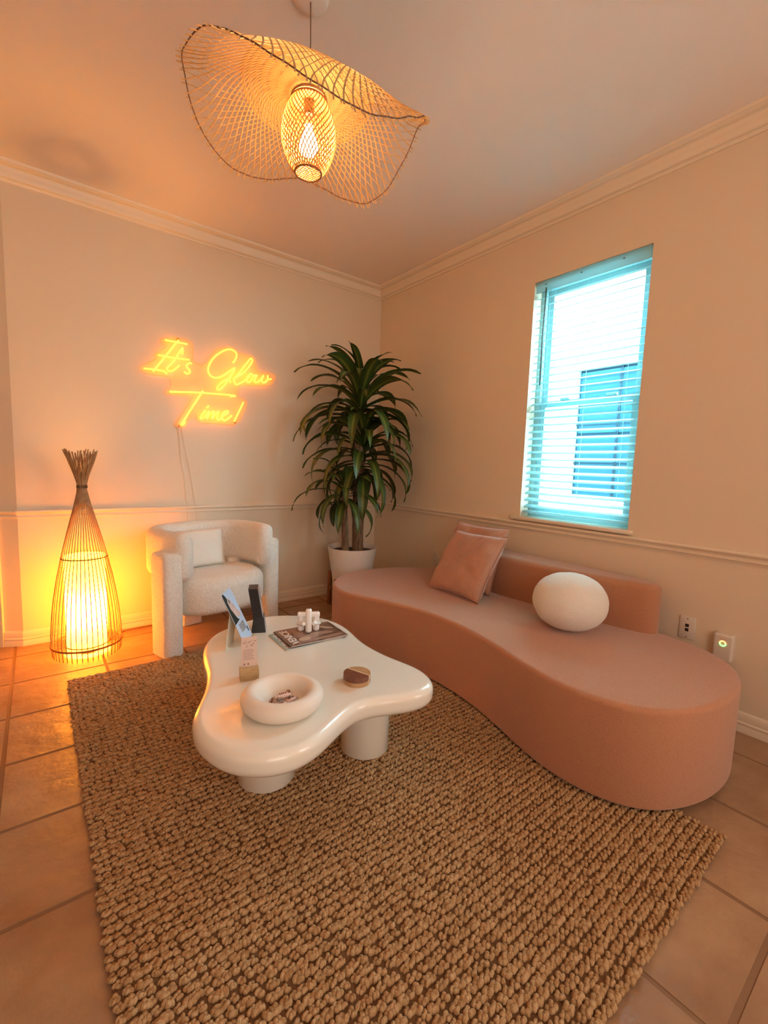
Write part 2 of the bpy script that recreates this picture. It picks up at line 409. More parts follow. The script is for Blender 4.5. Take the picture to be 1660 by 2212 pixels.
for yy in (-.20, .04, .27): box('valance_clip', (-.041, yy-.006, WZ1-WZ0-.03), (-.037, yy+.006, WZ1-WZ0-.022), mat('clip', (.2, .3, .3), .3), bl, .001)

# ------------------------------------------------------------------ outside
ground = box('ground', (T, -14, -.3), (14, 14, -.2), mat('pale_concrete', (.55, .57, .55), .9, (.62, .63, .60), 2)); struct(ground)
M_stucco = mat('neighbour_stucco', (.24, .30, .31), .9, bump=.3, bs=30)
nb = empty('neighbour_house', (3.2, -.6, -.2), 'pale house with a large blue window seen through the blind', 'house')
bm = bmesh.new()   # wall with a real opening, in the nb frame
wy0, wy1, wz0, wz1 = -1.23+.6, -.13+.6, .83+.2, 2.50+.2
addbox(bm, 0, .25, -4, wy0, 0, 2.95); addbox(bm, 0, .25, wy1, 5, 0, 2.95); addbox(bm, 0, .25, wy0, wy1, 0, wz0); addbox(bm, 0, .25, wy0, wy1, wz1, 2.95)
bmobj('wall', bm, M_stucco, nb)
M_bf = mat('white_trim', (.62, .70, .72), .6); M_bg = mat('blue_glass', (.003, .038, .056), .35, spec=.1)
hw = box('window', (.06, wy0, wz0), (.12, wy1, wz1), mat('blue_grey_frame', (.002, .02, .035), .5, spec=.1), nb)
ym = (wy0+wy1)/2
gw = (wy1-wy0)/2
M_mun = mat('blue_grey_muntin', (.001, .010, .020), .5, spec=.1)
box('pane', (.045, wy0+.03, wz0+.03), (.06, ym-.012, (wz0+wz1)/2-.015), M_bg, hw); box('pane', (.045, ym+.012, wz0+.03), (.06, wy1-.03, (wz0+wz1)/2-.015), M_bg, hw)
box('pane', (.045, wy0+.03, (wz0+wz1)/2+.015), (.06, ym-.012, wz1-.03), M_bg, hw); box('pane', (.045, ym+.012, (wz0+wz1)/2+.015), (.06, wy1-.03, wz1-.03), M_bg, hw)
box('mullion', (.03, ym-.012, wz0), (.06, ym+.012, wz1), M_mun, nb)
for zz in (.45, .95): box('glazing_bar', (.035, wy0, wz0+zz), (.05, wy1, wz0+zz+.015), M_mun, nb)
box('eave', (-.18, -4, 2.93), (.3, 5, 3.0), M_bf, nb)
V = [(-.2, -4, 3.02), (-.2, 5, 3.02), (3.5, 5, 3.7), (3.5, -4, 3.7), (-.2, -4, 2.98), (-.2, 5, 2.98), (3.5, 5, 3.6), (3.5, -4, 3.6)]
mesh('roof', V, [(0, 1, 2, 3), (7, 6, 5, 4), (0, 4, 5, 1), (2, 6, 7, 3), (1, 5, 6, 2), (0, 3, 7, 4)], mat('roof_shingle', (.40, .44, .47), .9), nb, smooth=False)
fn = empty('garden_fence', (2.3, -.3, -.2), 'low pale picket fence along the foot of the window view', 'fence')
for k in range(26):
    o = box('picket', (0, -.035, 0), (.02, .035, .95+.015*(k % 3)), M_bf, fn); o.location = (0, -1.4+.1*k, 0)
for zz in (.2, .75): box('rail', (.02, -1.5, zz), (.05, 1.2, zz+.07), M_bf, fn)

# ------------------------------------------------------------------ rug
RX0, RX1, RY0, RY1 = -2.455, -.815, -3.062, -.672
rug = empty('jute_rug', ((RX0+RX1)/2, (RY0+RY1)/2, 0), 'chunky woven natural jute rug under the coffee table', 'rug')
cx_, cy_ = rug.location.x, rug.location.y
box('backing', (RX0-cx_+.008, RY0-cy_+.008, 0), (RX1-cx_-.008, RY1-cy_-.008, .0075), M_jute2, rug)
bm = bmesh.new(); bmesh.ops.create_icosphere(bm, subdivisions=2, radius=1)
bmesh.ops.delete(bm, geom=[v for v in bm.verts if v.co.z < -.55], context='VERTS')
bm.verts.ensure_lookup_table(); TV = np.array([v.co[:] for v in bm.verts]); TF = np.array([[v.index for v in f_.verts] for f_ in bm.faces]); bm.free()
rowp, colp = .0245, .0205
ny, nx = int((RY1-RY0)/rowp), int((RX1-RX0)/colp)
jj, ii = np.meshgrid(np.arange(ny), np.arange(nx), indexing='ij'); jj = jj.ravel(); ii = ii.ravel(); K = len(jj)
kx = RX0+colp*(ii+.5)-cx_+RNG.normal(0, .0022, K)+(jj % 2)*.004; ky = RY0+rowp*(jj+.5)-cy_+RNG.normal(0, .0016, K)
ky += .004*np.sin(ii*.09+jj*.05)
size = RNG.uniform(.8, 1.2, K)
loose = RNG.random(K)
vs_, fs_ = [], []; nb_ = 0; lobes = [(-.0060, .0034, .0), (.0054, -.0036, .001), (.0012, .0062, -.0006), (-.0010, -.0040, .0016)]
for li, (lx, ly, lz) in enumerate(lobes):
    a = RNG.normal(.5, .7, K); sx_ = RNG.uniform(.0062, .0092, K)*size; sy_ = RNG.uniform(.0050, .0074, K)*size; sz_ = RNG.uniform(.0060, .0088, K)*size
    X = TV[None, :, 0]*sx_[:, None]; Y = TV[None, :, 1]*sy_[:, None]; Z = TV[None, :, 2]*sz_[:, None]
    ca, sa = np.cos(a)[:, None], np.sin(a)[:, None]
    VX = kx[:, None]+lx*size[:, None]+X*ca-Y*sa; VY = ky[:, None]+ly+X*sa+Y*ca; VZ = .0095+lz+RNG.normal(0, .0012, K)[:, None]+Z
    vs_.append(np.stack([VX, VY, np.maximum(VZ, .001)], -1).reshape(-1, 3))
    fs_.append((TF[None]+(np.arange(K)*len(TV))[:, None, None]+nb_).reshape(-1, 3)); nb_ += K*len(TV)
VV = np.concatenate(vs_); FF = np.concatenate(fs_)
m = D.meshes.new('woven_knots'); m.vertices.add(len(VV)); m.vertices.foreach_set('co', VV.astype(np.float32).ravel())
m.loops.add(FF.size); m.loops.foreach_set('vertex_index', FF.ravel().astype(np.int32)); m.polygons.add(len(FF)); m.polygons.foreach_set('loop_start', np.arange(0, FF.size, 3, dtype=np.int32))
m.polygons.foreach_set('use_smooth', np.ones(len(FF), bool)); m.update(); m.validate(); m.materials.append(M_jute)
o = D.objects.new('woven_knots', m); COL.objects.link(o); o.parent = rug; o['kind'] = 'stuff'

# ------------------------------------------------------------------ sofa
S = [(-1.08, -1.13), (-1.055, -1.24), (-1.0, -1.36), (-.945, -1.5), (-.905, -1.65), (-.893, -1.8), (-.90, -1.97), (-.93, -2.14), (-.975, -2.30), (-1.02, -2.46), (-1.035, -2.6), (-1.01, -2.75), (-.93, -2.87), (-.80, -2.94), (-.65, -2.975), (-.48, -2.975), (-.33, -2.935), (-.21, -2.85), (-.14, -2.72), (-.11, -2.57), (-.08, -2.4), (-.05, -2.1), (-.04, -1.8), (-.04, -1.5), (-.06, -1.25), (-.11, -1.0), (-.2, -.88), (-.35, -.78), (-.55, -.73), (-.75, -.735), (-.9, -.80), (-1.03, -.94)]
so = smooth_closed(resample(catmull([(p[0], p[1], 0) for p in S]), 180), 3)
sofa = empty('curved_sofa', (-.55, -1.85, 0), 'dusty rose curved armless sofa with low backrest against the window wall', 'sofa')
c0 = sofa.location
slab('seat', [(p.x-c0.x, p.y-c0.y) for p in so], .028, .388, .022, .008, M_sofa, sofa, seg=5)
ins = [(-.55+(p.x+.55)*.9-c0.x, -1.85+(p.y+1.85)*.95-c0.y) for p in so]
# feet
for (fx, fy) in ((-.88, -1.05), (-.30, -1.05), (-.80, -2.75), (-.30, -2.7), (-.55, -1.85)):
    lathe('foot', [(.03, .0), (.035, .03)], M_black, sofa, 20, loc=(fx-c0.x, fy-c0.y, .0175 if fx < -.82 else 0)).scale = (1, 1, .45 if fx < -.82 else 1)
BF = [(-.255, -1.42), (-.27, -1.7), (-.265, -2.0), (-.245, -2.25), (-.215, -2.44), (-.195, -2.52), (-.165, -2.552), (-.125, -2.555), (-.085, -2.53), (-.065, -2.45), (-.045, -2.2), (-.035, -1.9), (-.035, -1.6), (-.045, -1.42), (-.10, -1.375), (-.2, -1.375)]
bo = smooth_closed(resample(catmull([(p[0], p[1], 0) for p in BF]), 130), 1)
slab('backrest', [(p.x-c0.x, p.y-c0.y) for p in bo], .384, .632, .032, .004, M_sofa, sofa, seg=5)

# ------------------------------------------------------------------ cushions
def cushionVF(w_, h_, t_, n=22, pinch=.075, seed=0, wr=.009):
    V, F = [], []
    for s_ in (1, -1):
        for i in range(n+1):
            for j in range(n+1):
                a, b = -1+2*i/n, -1+2*j/n
                ins_ = 1-pinch*(1-abs(b)**2)*abs(a)**3; inb = 1-pinch*(1-abs(a)**2)*abs(b)**3
                pr = max(0, (1-a**4))*max(0, (1-b**4))
                z = s_*(t_/2*pr**.5)
                nz = noise.noise(Vector((a*2.3+seed, b*2.3, s_*1.7)))*wr*2+noise.noise(Vector((a*6+seed, b*6, s_*3)))*wr
                V.append((a*w_/2*ins_, b*h_/2*inb, z+nz*min(1, pr*2)))
    m_ = (n+1)**2
    for i in range(n):
        for j in range(n):
            k = i*(n+1)+j; F.append((k, k+n+1, k+n+2, k+1)); F.append((m_+k, m_+k+1, m_+k+n+2, m_+k+n+1))
    V2 = V
    return V2, F
def cushion(name, w_, h_, t_, mt, o_, ux, uy, label, cat, seed, group=None, parent=None, pinch=.075, wr=.009, piping=None):
    ux = Vector(ux).normalized(); uy = Vector(uy).normalized(); uz = ux.cross(uy).normalized(); uy = uz.cross(ux)
    M = Matrix((ux, uy, uz)).transposed().to_4x4(); M.translation = Vector(o_)
    V, F = cushionVF(w_, h_, t_, seed=seed, pinch=pinch, wr=wr)
    bm = bmesh.new(); vs = [bm.verts.new(M @ Vector(v)) for v in V]
    for q in F:
        try: bm.faces.new([vs[i] for i in q])
        except ValueError: pass
    bmesh.ops.remove_doubles(bm, verts=bm.verts, dist=.0006)
    ob = bmobj(name, bm, mt, parent, smooth=True)
    md = ob.modifiers.new('s', 'SUBSURF'); md.levels = 1; md.render_levels = 1
    if label: tag(ob, label, cat, group)
    return ob, M
def edge_path(w_, h_, pinch):
    pts = []
    for side in range(4):
        for k in range(14):
            t = -1+2*k/14
            a, b = ((t, -1), (1, t), (-t, 1), (-1, -t))[side]
            pts.append((a*w_/2*(1-pinch*(1-abs(b)**2)*abs(a)**3), b*h_/2*(1-pinch*(1-abs(a)**2)*abs(b)**3), 0))
    return pts
# front pillow: bottom edge (-.523,-1.338)-( -.555,-1.723), top edge leaning to the wall
p1, M1 = cushion('throw_pillow', .45, .45, .125, M_pillow, (-.430, -1.555, .572), (-.06, -1, .02), (.22, -.02, .34), 'square rose velvet pillow in front of its twin at the sofa\'s left end', 'pillow', 3)
tube('piping', [M1 @ Vector(p) for p in edge_path(.45, .45, .075)], .0022, M_pillow, p1, 6, closed=True)
p2, M2 = cushion('throw_pillow', .45, .45, .105, M_pillow, (-.282, -1.475, .592), (-.03, -1, .0), (.14, -.0, .37), 'square rose velvet pillow mostly hidden behind the front pillow', 'pillow', 11)
tube('piping', [M2 @ Vector(p) for p in edge_path(.45, .45, .075)], .0022, M_pillow, p2, 6, closed=True)
# ball cushion
V, F = [], []; nu, nv = 64, 36
for j in range(nv+1):
    t = pi*j/nv
    for k in range(nu):
        a = 2*pi*k/nu; ca = abs(math.cos(t))
        rr = .176*math.sin(t)**.88; z = .139*math.cos(t)*(1+.0)
        p = Vector((rr*math.cos(a), rr*math.sin(a), z)); p *= 1+.012*noise.noise(p*40)+.01*noise.noise(p*12)
        V.append(p)
for j in range(nv):
    for k in range(nu): F.append((j*nu+k, j*nu+(k+1) % nu, (j+1)*nu+(k+1) % nu, (j+1)*nu+k))
ball = mesh('ball_cushion', V, F, M_ball, loc=(-.462, -2.268, .388+.140)); tag(ball, 'round cream fleece ball cushion on the sofa seat', 'cushion')

# ------------------------------------------------------------------ coffee table
TP = [(-1.784, -1.259), (-1.684, -1.228), (-1.576, -1.232), (-1.475, -1.285), (-1.375, -1.385), (-1.335, -1.51), (-1.340, -1.631), (-1.363, -1.74), (-1.374, -1.85), (-1.366, -1.97), (-1.347, -2.06), (-1.335, -2.147), (-1.352, -2.225), (-1.40, -2.28), (-1.481, -2.29), (-1.575, -2.262), (-1.65, -2.233), (-1.715, -2.230), (-1.795, -2.262), (-1.871, -2.302), (-1.938, -2.326), (-2.014, -2.328), (-2.083, -2.300), (-2.145, -2.24), (-2.180, -2.159), (-2.192, -2.071), (-2.175, -1.98), (-2.131, -1.897), (-2.082, -1.80), (-2.045, -1.69), (-2.022, -1.564), (-1.99, -1.449), (-1.94, -1.36), (-1.87, -1.30)]
to = smooth_closed(resample(catmull([(p[0], p[1], 0) for p in TP]), 180), 5)
tb = empty('coffee_table', (-1.74, -1.85, .012), 'glossy cream freeform coffee table with thick rounded top and drum legs', 'table')
c0 = tb.location
slab('tabletop', [(p.x-c0.x, p.y-c0.y) for p in to], .280-.012, .348, .030, .034, M_lacquer, tb, seg=8)
for (lx, ly, lr) in ((-1.904, -1.938, .104), (-1.508, -2.004, .098), (-1.62, -1.46, .10)):
    lathe('leg', [(lr-.004, .003), (lr, .008), (lr, .262), (lr, .275)], M_lacquer, tb, 56, loc=(lx-c0.x, ly-c0.y, 0))
ZT = .360

# bowl
def torus_prof():
    pts = [(.0, .012)] + [(.062, .012)] + arc((.092, .040), .034, 235, 90, 8)
    return pts
bw = [(0.0, .020), (.045, .020), (.062, .023), (.071, .032), (.078, .046), (.086, .058), (.098, .066), (.112, .066), (.126, .058), (.134, .044), (.133, .028), (.122, .012), (.104, .002), (.08, 0), (0, 0)]
pp = [(p.x, p.y) for p in catmull([(a, b, 0) for a, b in bw], 4, closed=False)]
bowl = lathe('bowl', [(max(0, a), b) for a, b in pp], M_ceramic, None, 64, loc=(-1.920, -2.100, ZT)); tag(bowl, 'thick rimmed matte cream bowl holding wrapped sweets', 'bowl')
# candies
M_wrap = mat('sweet_wrapper', (.80, .66, .60), .35, (.74, .50, .44), 160, bump=.6, bs=90); M_wb = mat('amber_wrapper', (.42, .22, .13), .35, (.6, .4, .28), 120, bump=.6, bs=90)
M_ink = mat('brown_ink', (.10, .03, .03), .5)
def candy(i, x, y, z, rz, mt, lab, rx=0):
    V, F = [], []; n = 12
    prof = [(-.026, .006), (-.024, .0065), (-.020, .003), (-.017, .0075), (-.012, .0092), (0, .0098), (.012, .0092), (.017, .0075), (.020, .003), (.024, .0065), (.026, .006)]
    for (t, rr) in prof:
        for k in range(n):
            a = 2*pi*k/n; q = rr*(1+.12*math.sin(3*a+t*300+i)); V.append((t, q*math.cos(a), .8*q*math.sin(a)))
    for j in range(len(prof)-1):
        for k in range(n): F.append((j*n+k, j*n+(k+1) % n, (j+1)*n+(k+1) % n, (j+1)*n+k))
    F.append(tuple(range(n))); F.append(tuple((len(prof)-1)*n+k for k in range(n)))
    o = mesh('wrapped_sweet', V, F, mt); o.location = (x, y, z); o.rotation_euler = (rx, 0, rz); tag(o, lab, 'sweet', 'wrapped sweets in the bowl')
    bm = bmesh.new()
    for k in range(4): addbox(bm, -.012+.0065*k, -.009+.0065*k, -.0035, .002, .0070, .0088)
    bmobj('printed_mark', bm, M_ink, o)
bz = ZT+.020
candy(0, -1.942, -2.132, bz+.0075, .1, M_wrap, 'pink wrapped sweet nearest the front rim of the bowl')
candy(1, -1.917, -2.084, bz+.0075, .55, M_wrap, 'pink wrapped sweet lying furthest back in the bowl')
candy(2, -1.899, -2.120, bz+.0076, .25, M_wrap, 'pink wrapped sweet at the right of the bowl')
candy(3, -1.959, -2.102, bz+.0075, 1.0, M_wb, 'brown wrapped sweet at the left of the bowl')
candy(4, -1.922, -2.106, bz+.0225, -.2, M_wrap, 'pink wrapped sweet lying on top of the other sweets')
candy(5, -1.889, -2.086, bz+.0078, 1.3, M_wb, 'brown wrapped sweet half under the right pink sweet')

# coasters (stacked striped wood puck)
cst = empty('coaster_stack', (-1.617, -2.093, ZT), 'small round striped wooden box of brown and pale wood on the table', 'box')
M_w1 = mat('dark_wood', (.15, .052, .028), .42, (.22, .085, .045), 40, stretch=(5, 1, 1)); M_w2 = mat('light_wood', (.42, .22, .10), .42, (.50, .29, .14), 30); M_w3 = mat('maple', (.72, .50, .28), .42)
def stripdisc(name, y0, y1, z0, z1, mt, R=.0505):
    pts = []; n = 48; rot = math.radians(-70)
    def Q(x, y): return (x*math.cos(rot)-y*math.sin(rot), x*math.sin(rot)+y*math.cos(rot))
    a0, a1 = math.asin(max(-1, y0/R)), math.asin(min(1, y1/R))
    for k in range(n+1):
        a = a0+(a1-a0)*k/n; pts.append(Q(R*math.cos(a), R*math.sin(a)))
    for k in range(n+1):
        a = a1+(a0-a1)*k/n; pts.append(Q(-R*math.cos(a), R*math.sin(a)))
    if y0 <= -R: pts = pts[:-1]
    return prism(name, pts, z0, z1, mt, cst)
for z0, z1 in ((0, .0165), (.0185, .035)):
    ys = (-.0505, .006, .013, .0505)
    for k, mt in enumerate((M_w1 if z0 else M_w2, M_w3, M_w2 if z0 else M_w1)): stripdisc('wood_strip', ys[k], ys[k+1], z0, z1, mt)
lathe('core', [(.047, .001), (.047, .034)], M_w1, cst, 40)

# magazines
M_mag1 = mat('brown_cover', (.10, .045, .028), .22, (.34, .20, .14), 16, detail=5, spec=.6); M_mag2 = mat('teal_cover', (.22, .42, .42), .22, (.40, .44, .42), 9); M_pages = mat('pages', (.70, .64, .58), .7)
M_mag3 = mat('dark_cover', (.08, .04, .025), .22, (.12, .06, .04), 20); M_ltr = mat('white_print', (.85, .80, .76), .4)
def magazine(cx, cy, z, ang, mt, lab, th=.005, title=None, art=False, curl=.0):
    o = empty('magazine', (cx, cy, z), lab, 'magazine', ang, group='magazines stacked under the white sculpture')
    box('pages', (-.139, -.100, .0006), (.137, .100, th-.0006), M_pages, o)
    box('front_cover', (-.140, -.1015, th-.0006), (.140, .1015, th), mt, o)
    box('back_cover', (-.140, -.1015, 0), (.140, .1015, .0006), mt, o)
    if title:   # top of the page towards local -x, reading along +y
        M = Matrix.Translation((-.108, 0, th+.0003)) @ Matrix.Rotation(pi/2, 4, 'Z')
        text_mesh(title, .050, M_ltr, o, M, name='title', bold=.0006)
    if art:
        for k, (x, y, sx, sy_, rot, mm) in enumerate(((-.02, -.035, .05, .022, .3, 'a'), (.045, -.02, .055, .018, -.25, 'a'), (.09, .035, .04, .010, -.7, 'b'), (-.055, -.05, .03, .02, .1, 'b'), (.05, -.075, .08, .014, .05, 'a'))):
            mm = mat('print_tone', (.42, .25, .18) if mm == 'a' else (.55, .40, .28), .25)
            V = [(x+sx*math.cos(t)*math.cos(rot)-sy_*math.sin(t)*math.sin(rot)+.0, y+sx*math.cos(t)*math.sin(rot)+sy_*math.sin(t)*math.cos(rot), th+.0002+.0001*k) for t in [2*pi*q/24 for q in range(24)]]
            mesh('printed_shape', V, [tuple(range(24))], mm, o)
        for k in range(4): box('printed_line', (-.075+.0, .02+.018*k*.0+.012*k, th), (-.03, .024+.012*k, th+.0003), M_w2, o)
    return o
magazine(-1.575, -1.605, ZT, math.radians(-2), M_mag2, 'teal and grey magazine at the bottom of the stack on the table', .005, 'VENICE')
magazine(-1.553, -1.602, ZT+.005, math.radians(-5), M_mag3, 'dark brown magazine in the middle of the stack on the table', .004)
magazine(-1.545, -1.605, ZT+.009, math.radians(-3), M_mag1, 'glossy brown magazine on top, just under the white sculpture', .005, 'VENICE', True)

# white sculpture
zc = ZT+.014
sc = empty('ceramic_sculpture', (-1.545, -1.578, zc), 'white faceted ceramic cross shaped sculpture standing on the magazines', 'sculpture', math.radians(-28))
def octbar(name, p0, p1, rr, n=8, cap=.006, rot=pi/8):
    p0, p1 = Vector(p0), Vector(p1); d = (p1-p0).normalized(); a, b = frame_at(p0, d)
    L = (p1-p0).length; V, F = [], []
    for t, s in ((0, .72), (cap, 1), (L-cap, 1), (L, .72)):
        for k in range(n):
            q = 2*pi*k/n+rot; V.append(p0+d*t+(a*math.cos(q)+b*math.sin(q))*rr*s)
    for j in range(3):
        for k in range(n): F.append((j*n+k, j*n+(k+1) % n, (j+1)*n+(k+1) % n, (j+1)*n+k))
    F.append(tuple(range(n))[::-1]); F.append(tuple(3*n+k for k in range(n)))
    bm = bmesh.new(); vs = [bm.verts.new(v) for v in V]
    for q in F: bm.faces.new([vs[i] for i in q])
    return bmobj(name, bm, M_white_cer, sc)
octbar('upright_bar', (0, -.012, 0), (0, .004, .108), .0155)
octbar('cross_bar', (-.052, .010, .078), (.052, .010, .078), .0145)
for sx in (-1, 1):
    octbar('side_bar', (sx*.036, .014, .0), (sx*.036, .012, .080), .0155, rot=pi/8)
    octbar('diagonal_bar', (sx*.050, .030, .028), (sx*.022, -.020, .044), .0150, n=4, cap=.010, rot=0)

# wood block card holder + pink card
M_card = mat('blush_card', (.72, .56, .48), .5); M_cp = mat('card_print', (.30, .16, .12), .5)
ca = math.radians(-14)
blk = empty('card_holder', (-1.937, -1.846, ZT), 'small pale wooden block card holder on the table edge', 'holder', ca)
pr = [(-.034, -.022), (.034, -.022), (.034, .022), (-.034, .022)]
bm = bmesh.new(); addbox(bm, -.033, .033, -.024, -.002, 0, .046); addbox(bm, -.033, .033, .003, .024, 0, .040); addbox(bm, -.033, .033, -.002, .003, 0, .030)
bmesh.ops.remove_doubles(bm, verts=bm.verts, dist=1e-5)
bmobj('block', bm, M_block, blk)
M = Matrix.Translation((-1.937, -1.846, ZT+.0315)) @ Matrix.Rotation(ca, 4, 'Z') @ Matrix.Translation((0, .0005, 0)) @ Matrix.Rotation(math.radians(0), 4, 'X')
card = empty('small_card', (0, 0, 0), 'upright blush pink card with brown print in the wooden block', 'card'); card.matrix_world = M
box('card_sheet', (-.028, -.0006, 0), (.028, .0006, .128), M_card, card)
random.seed(3)
bm = bmesh.new()
for k in range(26):
    x = random.uniform(-.025, .022); z = random.uniform(.088, .112); s = random.uniform(.001, .004)
    addbox(bm, x, x+s, -.0010, -.0006, z, z+s*.9)
for k in range(7): addbox(bm, -.021, .021-random.uniform(0, .008), -.0009, -.0006, .078-.006*k, .0792-.006*k)
for k in range(2): addbox(bm, -.020+.014*k, -.014+.014*k, -.0009, -.0006, .020, .027)
bmobj('printed_text', bm, M_cp, card)

# leaflet in slanted clear holder
def quadframe(A, B, C_):   # A near bottom, B far bottom, C_ top near
    A, B, C_ = Vector(A), Vector(B), Vector(C_); ux = (B-A).normalized(); v = (C_-A); uy = (v-ux*v.dot(ux)); L = uy.length; uy.normalize()
    uz = ux.cross(uy); Mx = Matrix((ux, uy, uz)).transposed().to_4x4(); Mx.translation = A; return Mx, (B-A).length, L
ML, wl, ll = quadframe((-1.844, -1.561, ZT+.005), (-1.770, -1.455, ZT+.005), (-1.929, -1.502, ZT+.229))
lh = empty('leaflet_holder', (0, 0, 0), 'slanted clear acrylic holder standing behind the blush card', 'holder'); lh.matrix_world = ML
box('face_plate', (-.002, -.001, -.0045), (wl+.002, ll*.93, -.002), M_acryl, lh)
box('foot_plate', (-.002, -.001, -.0045), (wl+.002, .002, .012), M_acryl, lh)
# back leg
i_ = ML.inverted()
pA = i_ @ Vector((-1.930, -1.560, ZT+.0)); pB = i_ @ Vector((-1.862, -1.462, ZT+.0))
tA, tB = Vector((0, ll*.62, -.0045)), Vector((wl, ll*.62, -.0045))
M_frost = mat('frosted_support', (.72, .66, .55), .4)
nn = Vector((0, -.0025, -.002))
mesh('rear_support', [tA, tB, pB, pA, tA+nn, tB+nn, pB+nn+Vector((0, .003, 0)), pA+nn+Vector((0, .003, 0))], [(0, 1, 2, 3), (7, 6, 5, 4), (0, 4, 5, 1), (2, 6, 7, 3), (1, 5, 6, 2), (0, 3, 7, 4)], M_frost, lh, smooth=False)
lf = empty('leaflet', (0, 0, 0), 'pale blue leaflet with a portrait photo in the clear holder', 'leaflet'); lf.matrix_world = ML
M_lb = mat('pale_blue_paper', (.55, .68, .86), .35); M_ld = mat('print_dark_green', (.02, .035, .03), .35); M_lsk = mat('print_skin', (.62, .42, .36), .35, (.75, .58, .54), 20); M_lg = mat('print_grey', (.22, .22, .24), .35, (.5, .48, .48), 90)
box('paper', (0, .002, -.0018), (wl, ll, -.0010), M_lb, lf)
def pr2(name, P, mt, z=-.0009):
    n = len(P); mesh(name, [(x*wl, y*ll, z) for x, y in P]+[(x*wl, y*ll, z+.0003) for x, y in P], [tuple(range(n, 2*n))]+[(i, (i+1) % n, n+(i+1) % n, n+i) for i in range(n)], mt, lf, smooth=False)
pr2('printed_hair', [(.02, .98), (.16, .99), (.25, .93), (.3, .86), (.2, .82), (.3, .60), (.42, .47), (.55, .42), (.02, .40)], M_ld)
pr2('printed_face', [(.25, .85), (.42, .88), (.50, .80), (.62, .70), (.70, .60), (.80, .55), (.85, .47), (.55, .46), (.38, .52), (.22, .68), (.2, .78)], M_lsk, -.0008)
pr2('printed_eye', [(.33, .83), (.42, .84), (.42, .78), (.35, .77)], M_ld, -.0006)
pr2('printed_picture', [(.28, .36), (.78, .36), (.78, .20), (.28, .20)], M_lg)
pr2('printed_label', [(.82, .22), (.9, .22), (.9, .12), (.82, .12)], M_ld)

# black slanted holder
MB_, wb, lb = quadframe((-1.705, -1.425, ZT), (-1.664, -1.335, ZT), (-1.742, -1.42, ZT+.215))
bh = empty('black_display_stand', (0, 0, 0), 'tall black angular display stand at the back edge of the table', 'stand'); bh.matrix_world = Matrix.Translation((-1.715, -1.40, ZT)) @ Matrix.Rotation(math.radians(-24), 4, 'Z')
def loft4(name, secs, mt, parent):
    V, F = [], []
    for (x0, x1, y0, y1, z) in secs: V += [(x0, y0, z), (x1, y0, z), (x1, y1, z), (x0, y1, z)]
    for j in range(len(secs)-1):
        for k in range(4): F.append((j*4+k, j*4+(k+1) % 4, j*4+4+(k+1) % 4, j*4+4+k))
    F.append((3, 2, 1, 0)); q = 4*(len(secs)-1); F.append((q, q+1, q+2, q+3)); return mesh(name, V, F, mt, parent, smooth=False)
loft4('base', [(-.036, .030, -.045, .045, 0), (-.027, .022, -.042, .042, .070)], M_black, bh)
loft4('column', [(-.027, .016, -.042, .042, .0701), (-.050, -.008, -.042, .042, .212)], M_black, bh)
loft4('photo_print', [(.0165, .0185, -.040, .040, .072), (-.0075, -.0055, -.040, .040, .212)], M_lg, bh)
loft4('photo_highlight', [(.0150, .0175, -.030, .020, .090), (.003, .0055, -.020, .010, .150)], M_lsk, bh)
loft4('photo_foot', [(.0302, .032, -.040, .040, .004), (.0222, .024, -.040, .040, .064)], M_lg, bh)

# ------------------------------------------------------------------ armchair
ch = empty('boucle_armchair', (-1.642, -.305, 0), 'cream boucle barrel armchair with slab legs beside the bamboo lamp', 'armchair', math.radians(16))
for sx in (-1, 1):
    P = rrect(.118, .18, .034, 6, (sx*.380, -.170+.02*sx), rot=0)
    slab('leg', P, 0, .620, .033, .008, M_boucle, ch, seg=7)
slab('leg', rrect(.15, .10, .02, 5, (-.02, .195)), 0, .24, .01, .008, M_boucle, ch)
se = []
for k in range(72):
    a = 2*pi*k/72; n_ = 2.7; cx, sx = math.cos(a), math.sin(a)
    se.append((.322*math.copysign(abs(cx)**(2/n_), cx), -.055+.29*math.copysign(abs(sx)**(2/n_), sx)))
slab('seat', se, .205, .435, .075, .05, M_boucle, ch, seg=8)
# wrapping back: rounded-rectangle section swept along a U
path = [(-.300, -.235), (-.322, -.15), (-.330, -.05), (-.312, .06), (-.25, .155), (-.14, .205), (0, .22), (.14, .205), (.25, .155), (.312, .06), (.330, -.05), (.322, -.15), (.300, -.235)]
cp_ = catmull([(a, b, 0) for a, b in path], 5, closed=False)
sec = rrect(.115, .295, .052, 6)
V, F = [], []; N = len(cp_)
ends = [(.04, .62), (.018, .86), (.006, .96)]
def ring(p, nrm, s1, s2, d, off):
    for (a, b) in sec: q = p+d*off+nrm*a*s1; V.append((q.x, q.y, .583+b*s2))
rc = 0
for i, p in enumerate(cp_):
    d = (cp_[min(i+1, N-1)]-cp_[max(i-1, 0)]).normalized(); nrm = Vector((d.y, -d.x, 0))
    if i == 0:
        for off, s in ends: ring(p, nrm, s, 1-(1-s)*.4, -d, off); rc += 1
    ring(p, nrm, 1, 1, d, 0); rc += 1
    if i == N-1:
        for off, s in ends[::-1]: ring(p, nrm, s, 1-(1-s)*.4, d, off); rc += 1
k_ = len(sec)
for j in range(rc-1):
    for k in range(k_): F.append((j*k_+k, j*k_+(k+1) % k_, (j+1)*k_+(k+1) % k_, (j+1)*k_+k))
F.append(tuple(range(k_))); F.append(tuple((rc-1)*k_+k for k in range(k_))[::-1])
mesh('backrest', V, F, M_boucle, ch, auto=70)
